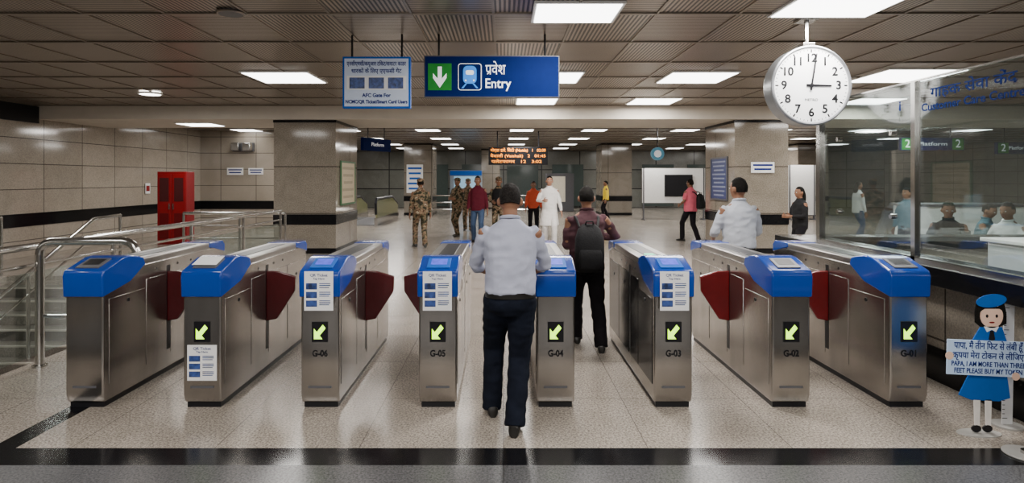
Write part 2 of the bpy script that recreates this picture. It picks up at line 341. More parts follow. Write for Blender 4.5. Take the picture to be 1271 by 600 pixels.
def gate(i,num,stick,screen,fl,fr,label):
    t=thing('ticket_gate',label,'ticket gate',(GX[i],4.3,0),group='row of automatic ticket gates')
    MB().prism([(.02,.04),(.0,.10),(0,.99),(GL,.99),(GL,.10),(GL-.02,.04)],'x',-W,W).build('body',STEEL,t,bevel=.012)
    MB().box(-W+.015,W-.015,.03,GL-.03,0,.045).build('plinth',DARK,t)
    prof=[(-.016,.815),(-.024,.97),(-.008,1.01),(.20,1.078),(.29,1.085),(.40,1.065),(.47,1.045),(.50,.985),(.30,.875)]
    MB().prism(prof,'x',-W-.010,W+.010).build('front_cap',BLUE,t,bevel=.011)
    MB().prism([(GL+.01,.92),(GL+.015,1.0),(GL-.03,1.040),(GL-.30,1.045),(GL-.32,1.0),(GL-.2,.975)],'x',-W-.008,W+.008).build('rear_cap',BLUE,t,bevel=.010)
    MB().prism([(.40,.985),(.40,1.04),(GL-.28,1.04),(GL-.28,.985)],'x',-W-.002,W+.002).build('top_lid',TOPM,t,bevel=.012)
    MB().box(-.065,.065,.55,GL-.40,1.038,1.044).build('lid_window',DARK,t,bevel=.003)
    for sx in (-1,1):
        for (a,b) in ((.06,.50),(.515,.80),(.87,1.30),(1.315,1.79)):
            x0,x1=sorted((sx*W,sx*(W+.004))); MB().box(x0,x1,a,b,.16,.86 if a>.4 else .79).build('side_panel',(BLACKG if (num=='G-03' and sx<0) else STEEL),t,bevel=.002)  # black on G-03 paints a dark reflection onto its steel left side
        x0,x1=sorted((sx*(W-.002),sx*(W+.002)))
        MB().box(x0,x1,.81,.86,.2,.93).build('flap_slot',DARK,t)
        for yy in (.28,1.08,1.55): MB().disc((yy,.74),.014,'x',*sorted((sx*W,sx*(W+.008))),seg=14).build('lock',DARK,t)
        for yy in (.66,.98,1.2): MB().disc((yy,.925),.010,'x',*sorted((sx*W,sx*(W+.003))),seg=12).build('sensor',DARK,t)
    MB().box(-.085,.085,-.003,0.002,.15,.165).build('front_seam',GREY,t)
    R=Matrix.Translation((0,.095,1.0485))@Matrix.Rotation(math.atan2(.068,.212),4,'X')
    rd=MB().box(-.085,.085,-.075,.085,-.006,.004,M=R).build('card_reader',LBLUE if screen else GREY,t,bevel=.003)
    MB().box(-.06,.06,-.03,.065,.004,.0055,M=R).build('screen',SCREEN if screen else DARK,rd)
    if num or i==1:
        d=MB().box(-.058,.058,-.006,0,.488,.636).build('arrow_display',DARK,t)
        P=[(-1,-1),(.45,-1),(-.05,-.52),(1,.52),(.52,1),(-.52,-.05),(-1,.45)]
        MB().prism([(a*.042,.562+b*.052) for a,b in P],'y',-.009,-.006).build('arrow',ARROW,d)
    if num: text(num,.066,(0,-.002,.402),t,DARK,width=.112,bold=.002)
    if stick=='cap': sticker(t,.865,-.027)
    if stick=='low': sticker(t,.335,-.0005,.215,.26)
    def flap(sx):
        m=MB(); P=[(W-.02,.44),(W-.02,.88),(W+.10,.875),(W+.25,.83),(W+.245,.70),(W+.09,.46)]
        m.prism([(sx*a,b) for a,b in P],'y',.815,.855); m.build('flap',RED_SHADE if i<4 else RED,t,bevel=.008)
    if fl: flap(-1)
    if fr: flap(1)
    return t
gate(0,None,None,0,0,1,'leftmost ticket gate, blue capped, without number or arrow, by the hoop barrier')
g2=gate(1,None,'low',0,1,1,'ticket gate with a paper notice stuck below its arrow')
MB().box(-.1,.08,-.05,.09,.0085,.0095,M=Matrix.Translation((0,.095,1.052))@Matrix.Rotation(math.atan2(.073,.212),4,'X')).build('paper_slip',PAPER,g2)
gate(2,'G-06','cap',1,1,1,'ticket gate marked G-06')
gate(3,'G-05','cap',1,1,0,'ticket gate marked G-05 left of the man in jeans')
gate(4,'G-04',None,1,0,0,'ticket gate marked G-04 between the two walking men')
g=gate(5,'G-03','cap',1,0,1,'ticket gate marked G-03 with a notice on its cap and a green lamp')
MB().box(-.12,-.05,.30,.40,1.06,1.085).build('green_lamp',mat('lit_green_lamp',(.05,.6,.3),.4,emit=1),g,bevel=.004)
gate(6,'G-02',None,0,1,1,'ticket gate marked G-02')
gate(7,'G-01',None,0,1,0,'rightmost ticket gate marked G-01, near the black ledge')

# ---------------------------------------------------------------- hanging signs
YS=6.6
def hang(t,xs,z0,z1,y=.0,r=.012):
    for x in xs: MB().tube([(x,y,z0),(x,y,z1)],r,8).build('hanging_rod',DARK,t)
x0,x1=PX(527,YS),PX(694,YS); z0,z1=PZ(122,YS),PZ(70,YS); cx=(x0+x1)/2
t=thing('entry_sign','blue hanging sign reading Entry with a green arrow square and train symbol','sign',(cx,YS,z0))
w=(x1-x0)/2; h=z1-z0
MB().box(-w,w,-.05,.05,0,h).build('casing',GREY,t,bevel=.006)
MB().box(-w+.012,w-.012,-.053,-.05,.012,h-.012).build('face',SIGNBLUE,t)
hang(t,(-w+.16,w-.16),h,3.3-z0)
def sx(px): return PX(px,YS)-cx
def sz(py): return PZ(py,YS)-z0
g=MB().box(sx(532),sx(561),-.056,-.053,sz(113),sz(80)).build('green_square',SIGNGREEN,t)
c=sx(546.5)
MB().prism([(c-.022,sz(84)),(c+.022,sz(84)),(c+.022,sz(99)),(c+.075,sz(92)),(c+.075,sz(98)),(c,sz(110)),(c-.075,sz(98)),(c-.075,sz(92)),(c-.022,sz(99))],'y',-.059,-.056).build('down_arrow',SIGNWHITE,g)
def rrect(x0,x1,z0,z1,r,n=5):
    o=[]
    for (cx_,cz_,a0) in ((x1-r,z0+r,-PI/2),(x1-r,z1-r,0),(x0+r,z1-r,PI/2),(x0+r,z0+r,PI)):
        for k in range(n+1):
            a=a0+PI/2*k/n; o.append((cx_+r*math.cos(a),cz_+r*math.sin(a)))
    return o
q=MB().prism(rrect(sx(569),sx(598),sz(113),sz(80),.03),'y',-.056,-.053).build('train_symbol_plate',SIGNWHITE,t)
c=sx(583.5)
MB().prism(rrect(sx(569.8),sx(597.2),sz(112.2),sz(80.8),.027),'y',-.058,-.056).build('symbol_ground',SIGNBLUE,q)
LB2=mat('bright_blue_symbol',(.02,.22,.75),.5,emit=.3)
MB().prism(rrect(c-.075,c+.075,sz(105),sz(83),.05),'y',-.060,-.058).build('train_front',LB2,q)
MB().prism(rrect(c-.045,c+.045,sz(94),sz(88.5),.018),'y',-.062,-.060).build('train_window',SIGNWHITE,q)
for s_ in (-1,1):
    MB().disc((c+s_*.045,sz(101)),.010,'y',-.062,-.06,16).build('train_headlamp',SIGNWHITE,q)
    MB().prism([(c+s_*.05,sz(105)),(c+s_*.03,sz(105)),(c+s_*.07,sz(110.5)),(c+s_*.095,sz(110.5))],'y',-.06,-.058).build('rail',LB2,q)
text('पवेश',.165,(sx(615),-.055,sz(88)),t,SIGNWHITE,width=.225,bold=.0005,rakar=[(0,.25)])
text('Entry',.150,(sx(618),-.055,sz(105)),t,SIGNWHITE,width=.285,bold=.0015)
x0,x1=PX(426,YS),PX(510,YS); z0,z1=PZ(135,YS),PZ(71,YS); cx=(x0+x1)/2
t=thing('gate_notice_sign','pale hanging notice in a blue frame listing ticket users, left of the Entry sign','sign',(cx,YS,z0))
w=(x1-x0)/2; h=z1-z0
MB().box(-w,w,-.03,.03,0,h).build('blue_frame',LBLUE,t,bevel=.004)
MB().box(-w+.022,w-.022,-.033,-.03,.022,h-.022).build('face',NOTICE,t)
hang(t,(-w+.1,w-.1),h,3.3-z0)
text('एनसीएमसी/कयूआर टिकट/समाटर काडर',.065,(0,-.034,sz(80)),t,NAVY,width=.66,bold=.0012)
text('धारकों के िलए एएफसी गेट',.065,(0,-.034,sz(89)),t,NAVY,width=.56,bold=.0012)
MB().box(-.33,.33,-.036,-.033,sz(112),sz(95)).build('picture_strip',PAPER,t)
for k in (-1,0,1): MB().box(k*.215-.085,k*.215+.085,-.038,-.036,sz(110.5),sz(97)).build('picture',PICT,t)
text('AFC Gate For',.058,(0,-.034,sz(119)),t,NAVY,width=.32,bold=.0018)
text('NCMC/QR Ticket/Smart Card Users',.055,(0,-.034,sz(127)),t,NAVY,width=.69,bold=.0018)

# clock
YC=5.95; R=49/F*YC; cxx=PX(1001,YC); cz=PZ(108,YC)
t=thing('station_clock','large round white station clock hanging from the ceiling','clock',(cxx,YC,cz))
MB().disc((0,0),R,'y',-.09,.09,64).build('case',mat('grey_clock_case',(.20,.21,.22),.3,.5),t,bevel=.01)
MB().disc((0,0),R*.945,'y',-.094,-.088,64).build('dial',mat('white_clock_dial',(.86,.87,.88),.35,0,.01,emit=.2),t)
m=MB()
m.tube([(R*.965*math.cos(2*PI*k/64),-.092,R*.965*math.sin(2*PI*k/64)) for k in range(64)],.017,8,closed=True); m.build('rim',mat('grey_clock_rim',(.28,.29,.31),.3,.7),t,smooth=True)
for k in range(60):
    a=2*PI*k/60; L0=R*(.86 if k%5 else .82); M=Matrix.Rotation(a,4,'Y'); ww=.0025 if k%5 else .007
    MB().box(-ww,ww,-.0955,-.094,L0,R*.90,M=M).build('hour_mark' if k%5==0 else 'minute_mark',DARK,t)
for k in range(1,13):
    a=2*PI*k/12; text(str(k),.118,(R*.68*math.sin(a),-.0955,R*.68*math.cos(a)),t,DARK,name='numeral',bold=.003)
text('METRO',.035,(0,-.0955,-R*.36),t,DARK,width=.13)
def hand(ang,L,w,nm,y):
    M=Matrix.Rotation(ang,4,'Y'); MB().prism([(-w,-.05),(w,-.05),(w*.6,L),(-w*.6,L)],'y',y-.003,y,M=M).build(nm,DARK,t)
hand(math.radians(91),R*.5,.014,'hour_hand',-.098); hand(math.radians(9),R*.80,.010,'minute_hand',-.103)
MB().disc((0,0),.02,'y',-.108,-.094,20).build('hub',DARK,t)
MB().tube([(0,0,R-.01),(0,0,3.3-cz)],.022,10).build('hanging_rod',STEEL2,t)
MB().box(-.06,.06,-.06,.06,R-.02,R+.04).build('hanger_bracket',STEEL2,t,bevel=.005)
MB().box(-.09,.09,-.07,.09,3.27-cz,3.3-cz).build('ceiling_plate',STEEL2,t)

# lights
def light(x,y,w,h,label,group,far=False,z=3.3,power=0):
    t=thing('ceiling_light',label,'ceiling light',(x,y,z),group=group)
    MB().box(-w/2-.03,w/2+.03,-h/2-.03,h/2+.03,-.022,0).build('frame',WHITE,t)
    MB().box(-w/2,w/2,-h/2,h/2,-.028,-.022).build('diffuser',FARGLOW if far else GLOW,t)
    if power:
        la=bpy.data.lights.new('panel_lamp','AREA'); la.shape='RECTANGLE'; la.size=w; la.size_y=h; la.energy=power; la.color=(1,.955,.90)
        lo=bpy.data.objects.new('panel_lamp',la); COL.objects.link(lo); lo.location=(x,y,z-.06)
NG='large ceiling light panels'
for (x,y,w,h,l) in ((.70,5.70,.78,.62,'square ceiling light directly above the Entry sign at the top edge'),(3.1,5.50,.92,.62,'square ceiling light above the clock'),
    (-3.46,9.35,.98,.95,'ceiling light panel above the left column'),(.75,9.35,.9,.95,'ceiling light panel partly hidden behind the Entry sign'),(3.05,9.35,.98,.95,'ceiling light panel left of the clock'),(6.25,9.2,1.15,1.1,'ceiling light panel right of the clock'),
    (.68,12.2,.8,.9,'small ceiling light before the beam below the Entry sign'),(3.1,12.2,.9,.9,'small ceiling light before the beam between Entry sign and clock'),(7.6,12.2,.9,.9,'ceiling light seen through the office glass')):
    light(x,y,w,h,l,NG,power=95)
light(-7.3,14.2,.8,.7,'small ceiling light under the beam above the red cabinet',NG,z=3.0,power=50)
light(-7.5,17.6,.9,.8,'ceiling light behind the beam near the stone wall',NG,power=60)
for yy,e in ((19.5,110),(23.5,110),(27.5,110),(31,70)):
    for xx in (-8.5,-5.2,-2.5,.6,3,6,9,12,15.5):
        light(xx,yy,.75,.75,'small glowing ceiling panel in the far hall beyond the beam','far hall ceiling lights',True,power=e if xx in (-5.2,.6,6,12) else 0)
def area(x,y,z,w,h,e,rot=(0,0,0)):
    la=bpy.data.lights.new('ceiling_or_fill_lamp','AREA'); la.shape='RECTANGLE'; la.size=w; la.size_y=h; la.energy=e; la.color=(1,.96,.91)
    lo=bpy.data.objects.new('ceiling_or_fill_lamp',la); COL.objects.link(lo); lo.location=(x,y,z); lo.rotation_euler=rot
for x in (-5.5,-2.2,1,4.2): area(x,1.9,3.2,1,1,95)
area(0,-2.5,2.9,7,1,135,(math.radians(50),0,0))  # added frontal fill behind the camera, tilted forward, not a ceiling fixture
area(-3,-4.5,3.2,1,1,60); area(3,-4.5,3.2,1,1,60)
area(6.5,4.6,3.2,1,1,90); area(8,9.5,3.2,1,1,100); area(-6.6,11,3.2,.5,.5,50); area(-6.5,6.5,3.2,1,1,70); area(10.5,15,2.95,1,1,90)  # first two are fill added to brighten the office; third serves the downlight
t=thing('downlight','small round downlight in the left ceiling','ceiling light',(-6.6,11,3.3)); MB().disc((0,0),.17,'z',-.05,0).build('diffuser',GLOW,t); MB().tube([(.19*math.cos(2*PI*k/24),.19*math.sin(2*PI*k/24),-.03) for k in range(24)],.02,6,closed=True).build('ring',WHITE,t)
t=thing('ceiling_speaker','round dark ceiling speaker near the upper left','speaker',(-2.64,5.7,3.3)); MB().disc((0,0),.11,'z',-.03,0).build('grille',GREY,t); MB().tube([(.12*math.cos(2*PI*k/24),.12*math.sin(2*PI*k/24),-.02) for k in range(24)],.012,6,closed=True).build('ring',RIB,t)

# ---------------------------------------------------------------- office on the right
MB().box(3.6,3.78,-2,7.25,.28,.84).build('wall_office_side',WT_X,kind='structure'); MB().box(3.78,10,7.07,7.25,.28,.84).build('wall_office_far',WT_Y,kind='structure')
MB().box(3.585,3.79,-2,7.26,0,.28).build('baseboard_side',BLACKG,kind='structure'); MB().box(3.79,10,7.06,7.27,0,.28).build('baseboard_far',BLACKG,kind='structure')
MB().box(3.36,3.85,-2,7.3,.84,.99).build('trim_4',BLACKG,kind='structure',bevel=.008); MB().box(3.85,10,7.0,7.3,.84,.99).build('trim_5',BLACKG,kind='structure',bevel=.008)
t=thing('office_glazing','frameless glass screen of the customer care office above the black ledge','glass partition',(3.5,0,.99))
for (a,b) in ((1.2,3.3),(3.31,5.0),(5.03,6.5)): MB().box(0,.012,a,b,0,1.52).build('glass_pane',GLASS,t)
for (a,b) in ((.02,2.6),(2.62,5.2)): MB().box(a,b,6.5,6.512,0,1.52).build('glass_pane',GLASS,t)
MB().box(-.02,.03,4.985,5.035,0,1.52).build('post',STEEL2,t); MB().box(-.03,.035,6.47,6.54,0,1.52).build('post',STEEL2,t)
MB().box(-.004,.016,1.2,6.5,1.515,1.53).build('top_rail',STEEL2,t); MB().box(-.02,.03,1.2,6.5,0,.03).build('bottom_rail',STEEL2,t)
for yy in (5.3,6.15):
    for zz in (.35,1.1): MB().disc((yy,zz),.022,'x',-.02,.03,16).build('glass_fixing',STEEL2,t)
LET=mat('dark_blue_glass_lettering',(.008,.022,.11),.7,spec=.02)
rt=(PI/2,0,-PI/2)
text('गाहक सेवा केंद',.115,(-.0009,4.42,1.39),t,LET,rot=rt,width=.82,bold=.001,rakar=[(0,.07),(.935,1)])
text('Customer Care Centre',.09,(-.0009,4.44,1.28),t,LET,rot=rt,width=.98,bold=.0015)
text('i',.12,(-.0009,5.20,1.33),t,LET,rot=rt,name='symbol',bold=.003)
LAM=mat('pale_grey_laminate',(.50,.52,.53),.4)
t=thing('service_counter','pale service counter inside the glass office','counter',(6.3,5.9,0))
MB().box(-1.2,1.6,-.3,.3,0,1.02).build('front',LAM,t); MB().box(-1.25,1.65,-.35,.35,1.02,1.06).build('counter_top',WHITE,t,bevel=.01)
for q in (-.5,.4,1.2): MB().box(q-.3,q+.3,-.32,-.3,.15,.9).build('front_panel',WHITE,t,bevel=.004)
def monitor(x,y,z,rz,label):
    t=thing('computer_monitor',label,'monitor',(x,y,z),rz)
    MB().box(-.25,.25,-.02,.02,.12,.45).build('screen_case',DARK,t,bevel=.008); MB().box(-.23,.23,-.024,-.02,.14,.43).build('screen',mat('monitor_glow',(.3,.4,.5),.3,emit=.3),t)
    MB().box(-.03,.03,-.01,.03,0,.2).build('neck',DARK,t); MB().box(-.12,.12,-.08,.08,0,.015).build('foot',DARK,t)
monitor(5.6,5.95,1.06,2.6,'black computer monitor on the office counter, nearer the glass'); monitor(6.9,6.0,1.06,-.2,'black computer monitor farther along the office counter')
t=thing('document_stack','stack of papers on the office counter','papers',(6.2,5.8,1.06)); MB().box(-.15,.15,-.11,.11,0,.05).build('sheets',PAPER,t); MB().box(-.15,.15,-.11,.11,.05,.06,M=Matrix.Rotation(.2,4,'Z')).build('top_folder',LBLUE,t)
t=thing('card_machine','small black card machine on the office counter','card machine',(5.25,5.75,1.06)); MB().prism([(-.1,0),(.1,0),(.1,.10),(-.1,.03)],'x',-.05,.05).build('case',DARK,t,bevel=.005); MB().box(-.03,.03,.03,.08,.085,.092).build('display',LAM,t)
t=thing('ticket_booth','white ticket counter standing at the rear beyond the office','counter',(9.8,12.6,0))
MB().box(-1.2,1.2,-.4,.4,0,1.1).build('front',WHITE,t,bevel=.01); MB().box(-1.25,1.25,-.45,.45,1.1,1.15).build('counter_top',GREY,t)
def chair(x,y,rz,label):
    t=thing('office_chair',label,'chair',(x,y,0),rz)
    MB().box(-.23,.23,-.22,.22,.36,.42).build('seat',DARK,t,bevel=.02); MB().box(-.22,.22,-.30,-.25,.5,.92).build('backrest',DARK,t,bevel=.02); MB().tube([(0,-.2,.38),(0,-.29,.40),(0,-.29,.6)],.02,8).build('back_bracket',GREY,t)
    MB().tube([(0,0,.05),(0,0,.36)],.03,8).build('column',GREY,t)
    for k in range(5):
        a=2*PI*k/5; MB().tube([(0,0,.07),(.27*math.cos(a),.27*math.sin(a),.04)],.018,6).build('leg',GREY,t); MB().ell((.27*math.cos(a),.27*math.sin(a),.028),(.028,.028,.028),10,7).build('castor',DARK,t)

# ---------------------------------------------------------------- far objects
t=thing('fire_cabinet','tall red fire equipment cabinet by the left stone wall','cabinet',(-8.45,15.2,0))
MB().box(-.37,.37,-.2,.2,.0,1.86).build('body',REDP,t,bevel=.01)
for sxn in (-1,1):
    a,b=sorted((sxn*.01,sxn*.35)); d=MB().box(a,b,-.215,-.2,.06,1.80).build('door',REDP,t,bevel=.006); MB().box(sxn*.05-.012,sxn*.05+.012,-.24,-.215,.9,1.05).build('handle',STEEL2,d)
    a,b=sorted((sxn*.07,sxn*.30)); MB().box(a,b,-.219,-.215,.15,.8).build('lower_panel',REDD,d); MB().box(a,b,-.219,-.215,1.1,1.70).build('upper_panel',mat('dark_cabinet_glass',(.05,.006,.008),.15),d)
def flat_sign(name,label,x,y,z,w,h,mt,lines=None,lm=NAVY,ry=0,cat='sign',frame=None):
    t=thing(name,label,cat,(x,y,z),ry)
    MB().box(-w/2,w/2,-.015,0,-h/2,h/2).build('panel',mt,t)
    if frame:
        f=.04
        for bx in ((-w/2-f,w/2+f,-.03,0,h/2,h/2+f),(-w/2-f,w/2+f,-.03,0,-h/2-f,-h/2),(-w/2-f,-w/2,-.03,0,-h/2,h/2),(w/2,w/2+f,-.03,0,-h/2,h/2)): MB().box(*bx).build('frame_bar',frame,t)
    if lines:
        for i in range(lines):
            zz=h/2-h*(i+.8)/(lines+.6); ww=w*(.42-.1*((i*37)%3)/2); MB().box(-ww,ww,-.018,-.015,zz-h*.12/lines,zz+h*.22/lines).build('printed_line',lm,t)
    return t
flat_sign('wall_notice','small white notice on the back stone wall, left one of two',-9.1,19.98,1.93,.55,.24,PAPER,2)
flat_sign('wall_notice','small white notice on the back stone wall, nearer the column',-8.4,19.98,1.93,.5,.22,PAPER,2)
t=flat_sign('fire_point_sign','small red and white sign on the left stone wall',-10.28,17.0,1.4,.22,.3,PAPER,ry=PI/2); MB().box(-.08,.08,-.02,-.015,-.08,.08).build('red_symbol',REDP,t)
t=thing('floodlight','pair of small floodlights fixed high on the back stone wall','floodlight',(-8.8,19.9,2.75)); MB().box(-.35,.35,0,.1,-.15,.15).build('back_box',GREY,t)
for s_ in (-.18,.2): MB().box(s_-.13,s_+.13,-.25,0,-.13,.13).build('lamp_head',STEEL2,t,bevel=.02)
GRF=mat('green_board_frame',(.06,.16,.07),.5); YEL=mat('cream_notice_sheet',(.60,.50,.34),.5); YL2=mat('faint_notice_print',(.40,.33,.22),.5)
flat_sign('notice_board','green framed notice board on the side of the left column',-3.745,14.15,1.58,1.2,.95,YEL,5,YL2,ry=PI/2,cat='notice board',frame=GRF)
flat_sign('column_poster','blue poster with lines of text on the side of the right column',5.165,14.1,1.68,1.0,.95,mat('blue_grey_poster',(.035,.05,.16),.4),9,mat('poster_print',(.25,.28,.4),.5),ry=-PI/2,cat='poster',frame=GREY)
flat_sign('column_sign','small white sign on the front of the right column',PX(946,13.2),13.18,PZ(208,13.2),.52,.24,PAPER,2)
t=thing('led_display','black hanging train indicator with orange LED text','display board',(PX(643,20),20,PZ(194,20)))
MB().box(-1.0,1.0,-.12,.12,-.3,.3).build('casing',DARK,t,bevel=.01)
text('नोएडा इले. िसटी (Noida)   1   02:00',.14,(0,-.125,.19),t,LED,width=1.86); text('वैशाली (Vaishali)   2   01:45',.14,(0,-.125,0),t,LED,width=1.86); text('पलेटफामर   12   3:02',.14,(-.05,-.125,-.19),t,LED,width=1.7)
for x in (-.7,.7): MB().tube([(x,0,.3),(x,0,3.3-PZ(194,20))],.02,6).build('hanging_rod',DARK,t)
def plat(name,label,x,y,z,w,h,rz,txt,nums=True):
    t=thing(name,label,'sign',(x,y,z),rz)
    MB().box(-w/2,w/2,-.05,.05,-h/2,h/2).build('casing',SIGNBLUE,t)
    if nums:
        for s_ in (-1,1):
            q=MB().box(s_*(w/2-h/2)-h/2+.02,s_*(w/2-h/2)+h/2-.02,-.055,-.05,-h/2+.02,h/2-.02).build('green_square',SIGNGREEN,t); text('2',h*.9,(s_*(w/2-h/2),-.058,0),q,SIGNWHITE)
    text(txt,h*.4,(0,-.055,0),t,SIGNWHITE,width=w*.45)
    for s_ in (-.3,.3): MB().tube([(w*s_,0,h/2),(w*s_,0,3.3-z)],.015,6).build('hanging_rod',DARK,t)
plat('platform_sign','blue platform sign with a green numbered square at each end, through the glass',PX(1156,15.9),15.9,PZ(179,15.9),1.7,.34,0,'Platform')
plat('platform_sign','blue platform sign at the right edge seen through the glass',PX(1262,17),17,PZ(184,17),1.2,.34,0,'Platform')
plat('direction_sign','small blue direction sign hanging right of the left column',PX(467,17),17,PZ(180,17),1.3,.36,math.radians(66),'Platform',False)
t=thing('round_hanging_sign','small round blue sign hanging in the far hall','sign',(PX(816,18),18,PZ(191,18))); MB().disc((0,0),.2,'y',-.04,.04).build('disc',mat('teal_sign',(.10,.30,.42),.4,emit=.3),t); MB().tube([(0,0,.2),(0,0,3.3-PZ(191,18))],.02,6).build('hanging_rod',DARK,t); MB().disc((0,0),.11,'y',-.045,-.04).build('centre',SIGNWHITE,t)
def board(label,x,y,w,z0,z1,tv=False):
    t=thing('display_panel',label,'display board',(x,y,0))
    MB().box(-w/2,w/2,-.03,.03,z0,z1).build('panel',WHITE,t)
    for s_ in (-1,1):
        MB().box(s_*(w/2-.05)-.025,s_*(w/2-.05)+.025,-.04,.04,0,z1).build('leg',GREY,t); MB().box(s_*(w/2-.05)-.03,s_*(w/2-.05)+.03,-.3,.3,0,.04).build('foot',GREY,t)
    if tv: MB().box(-.38,.75,-.09,-.03,PZ(244,24),PZ(217,24)).build('screen',DARK,t)
board('white display panel with a black screen mounted on it',PX(836,24),24,2.55,PZ(252,24),PZ(209,24),True)
board('white display panel beyond the right column',PX(995,24),24,1.1,.2,PZ(205,24)); board('white display panel seen just left of the glass post',PX(966,26.0),26.0,.9,.3,PZ(210,25.5))
flat_sign('column_poster','pale poster on the face of the far left column',PX(515,27),26.97,PZ(222,27),.75,1.3,PAPER,5,LBLUE,cat='poster')
t=thing('crowd_barrier','low railing across the far hall','barrier',(0,0,0))
for z in (.35,.65,.95): MB().tube([(-3.1,25.5,z),(1.2,25.5,z)],.03,6).build('rail',STEEL2,t)
for k in range(5): MB().tube([(-3.1+k*1.07,25.5,0),(-3.1+k*1.07,25.5,.97)],.03,6).build('post',STEEL2,t)
t=thing('escalator','escalator with low steel side panels behind the left column','escalator',(-5.2,21,0))
YG=mat('warm_lit_escalator_panel',(.20,.20,.10),.2,.3,emit=.12)
for s_ in (-.65,.65):
    MB().box(s_-.06,s_+.06,0,4.2,0,.28).build('skirt',STEEL2,t)
    MB().prism([(.1,.28),(4.2,.28),(4.2,.6),(3.0,.9),(.2,.9),(.02,.75)],'x',s_-.03,s_+.03).build('balustrade',YG,t)
    MB().tube([(s_,0,.4),(s_,-.05,.8),(s_,.1,.95),(s_,3,.95),(s_,4.2,.62)],.05,8).build('handrail',DARK,t,smooth=True)
MB().box(-.59,.59,0,4.2,0,.03).build('step_plate',GREY,t)
for k in range(7): MB().box(-5+k*2.6,-3.2+k*2.6,33.9,34,0.1,2.5).build('window_%d'%(k+1),mat('dim_green_glass',(.05,.065,.06),.1,emit=.1),kind='structure')
t=thing('kiosk','pale blue and white kiosk against the far wall','kiosk',(-1.9,30,0)); MB().box(-.8,.8,-.3,.3,0,2.1).build('body',mat('kiosk_body',(.25,.30,.36),.4),t,bevel=.02); MB().box(-.6,.6,-.33,-.3,1.0,1.8).build('screen',mat('kiosk_screen',(.25,.45,.6),.3,emit=.6),t); MB().box(-.8,.8,-.34,-.3,1.85,2.08).build('header',LBLUE,t)
t=thing('vending_machine','dark vending machine with lit front at the far wall','vending machine',(2.9,30.5,0)); MB().box(-.7,.7,-.4,.4,0,1.95).build('body',GREY,t,bevel=.02); MB().box(-.6,.25,-.43,-.4,.5,1.8).build('lit_window',mat('vending_window',(.5,.45,.35),.3,emit=.4),t)

# ---------------------------------------------------------------- people
def ik(a,b,l1,l2,hint):
    a=Vector(a);b=Vector(b);d=b-a;L=d.length
    if L>(l1+l2)*.999: b=a+d*((l1+l2)*.999/L); d=b-a; L=d.length
    x=(l1*l1-l2*l2+L*L)/(2*L); h=math.sqrt(max(0,l1*l1-x*x)); u=d.normalized(); hv=Vector(hint); hv=hv-u*hv.dot(u)
    if hv.length<1e-5: hv=Vector((0,1,0))
    return a+u*x+hv.normalized()*h,b
def ring(c,rx,ry,n=20,p=2.4):
    o=[]
    for k in range(n):
        a=2*PI*k/n; ca,sa=math.cos(a),math.sin(a)
        o.append(Vector((c[0]+rx*math.copysign(abs(ca)**(2/p),ca),c[1]+ry*math.copysign(abs(sa)**(2/p),sa),c[2])))
    return o
def rebuild(mb,name,mt,parent,vox,sm=3,wr=0,ws=9,extra=None):
    bmesh.ops.recalc_face_normals(mb.bm,faces=mb.bm.faces)
    me=bpy.data.meshes.new('tmp'); mb.bm.to_mesh(me); mb.bm.free(); o=bpy.data.objects.new('tmp',me); COL.objects.link(o)
    r=o.modifiers.new('r','REMESH'); r.mode='VOXEL'; r.voxel_size=vox; s=o.modifiers.new('s','SMOOTH'); s.factor=.5; s.iterations=sm
    dg=bpy.context.evaluated_depsgraph_get(); m2=bpy.data.meshes.new_from_object(o.evaluated_get(dg)); bpy.data.objects.remove(o)
    bm=bmesh.new(); bm.from_mesh(m2)
    if wr:
        bm.normal_update(); off=Vector((random.random()*9,)*3)
        def rid(v): return 1-2*abs(noise.noise(v))
        mv=[(v,v.normal*(wr*noise.noise(Vector((v.co.x*ws,v.co.y*ws,v.co.z*ws*1.9))+off)+.7*wr*(rid(Vector((v.co.x*ws*.9+v.co.z*4,v.co.y*ws*.9,v.co.z*ws*1.5-v.co.x*5))+off)-.6))) for v in bm.verts]
        for v,d in mv: v.co+=d
    if extra:
        bmesh.ops.recalc_face_normals(extra.bm,faces=extra.bm.faces); m3=bpy.data.meshes.new('x'); extra.bm.to_mesh(m3); extra.bm.free(); bm.from_mesh(m3)
    m4=bpy.data.meshes.new(name); bm.to_mesh(m4); bm.free(); m4.materials.append(mt); m4.shade_smooth()
    q=bpy.data.objects.new(name,m4); COL.objects.link(q); q.parent=parent; return q
def handgeo(mb,w,d,n,side,curl=.5):
    d=d.normalized(); n=(n-d*n.dot(d)).normalized(); t=d.cross(n).normalized()
    if t.dot(side)<0: t=-t
    def rr(c,a,b): return [c+t*(a*math.cos(2*PI*k/12))+n*(b*math.sin(2*PI*k/12)) for k in range(12)]
    mb.loft([rr(w-d*.02,.024,.02),rr(w+d*.01,.030,.018),rr(w+d*.05,.041,.016),rr(w+d*.088,.040,.014),rr(w+d*.096,.034,.010)])
    for j,(o,L) in enumerate(((.030,.072),(.010,.080),(-.010,.075),(-.030,.058))):
        p=w+d*.086+t*o; dd=d.copy(); pts=[p]
        for s in range(3):
            a=curl*(.5+.35*s); dd=(d*math.cos(a*1.1)+n*math.sin(a*1.1)); p=p+dd*(L*(.42,.33,.25)[s]); pts.append(p)
        mb.tube(pts,[.0095,.009,.008,.005],8)
    p=w+d*.025+t*.030; mb.tube([p,p+(d*.6+t*.8).normalized()*.035,p+(d*.6+t*.8).normalized()*.035+(d*.9+t*.25+n*.3).normalized()*.03,p+(d*.6+t*.8).normalized()*.035+(d*.9+t*.1+n*.5).normalized()*.05],[.013,.011,.009,.006],8)
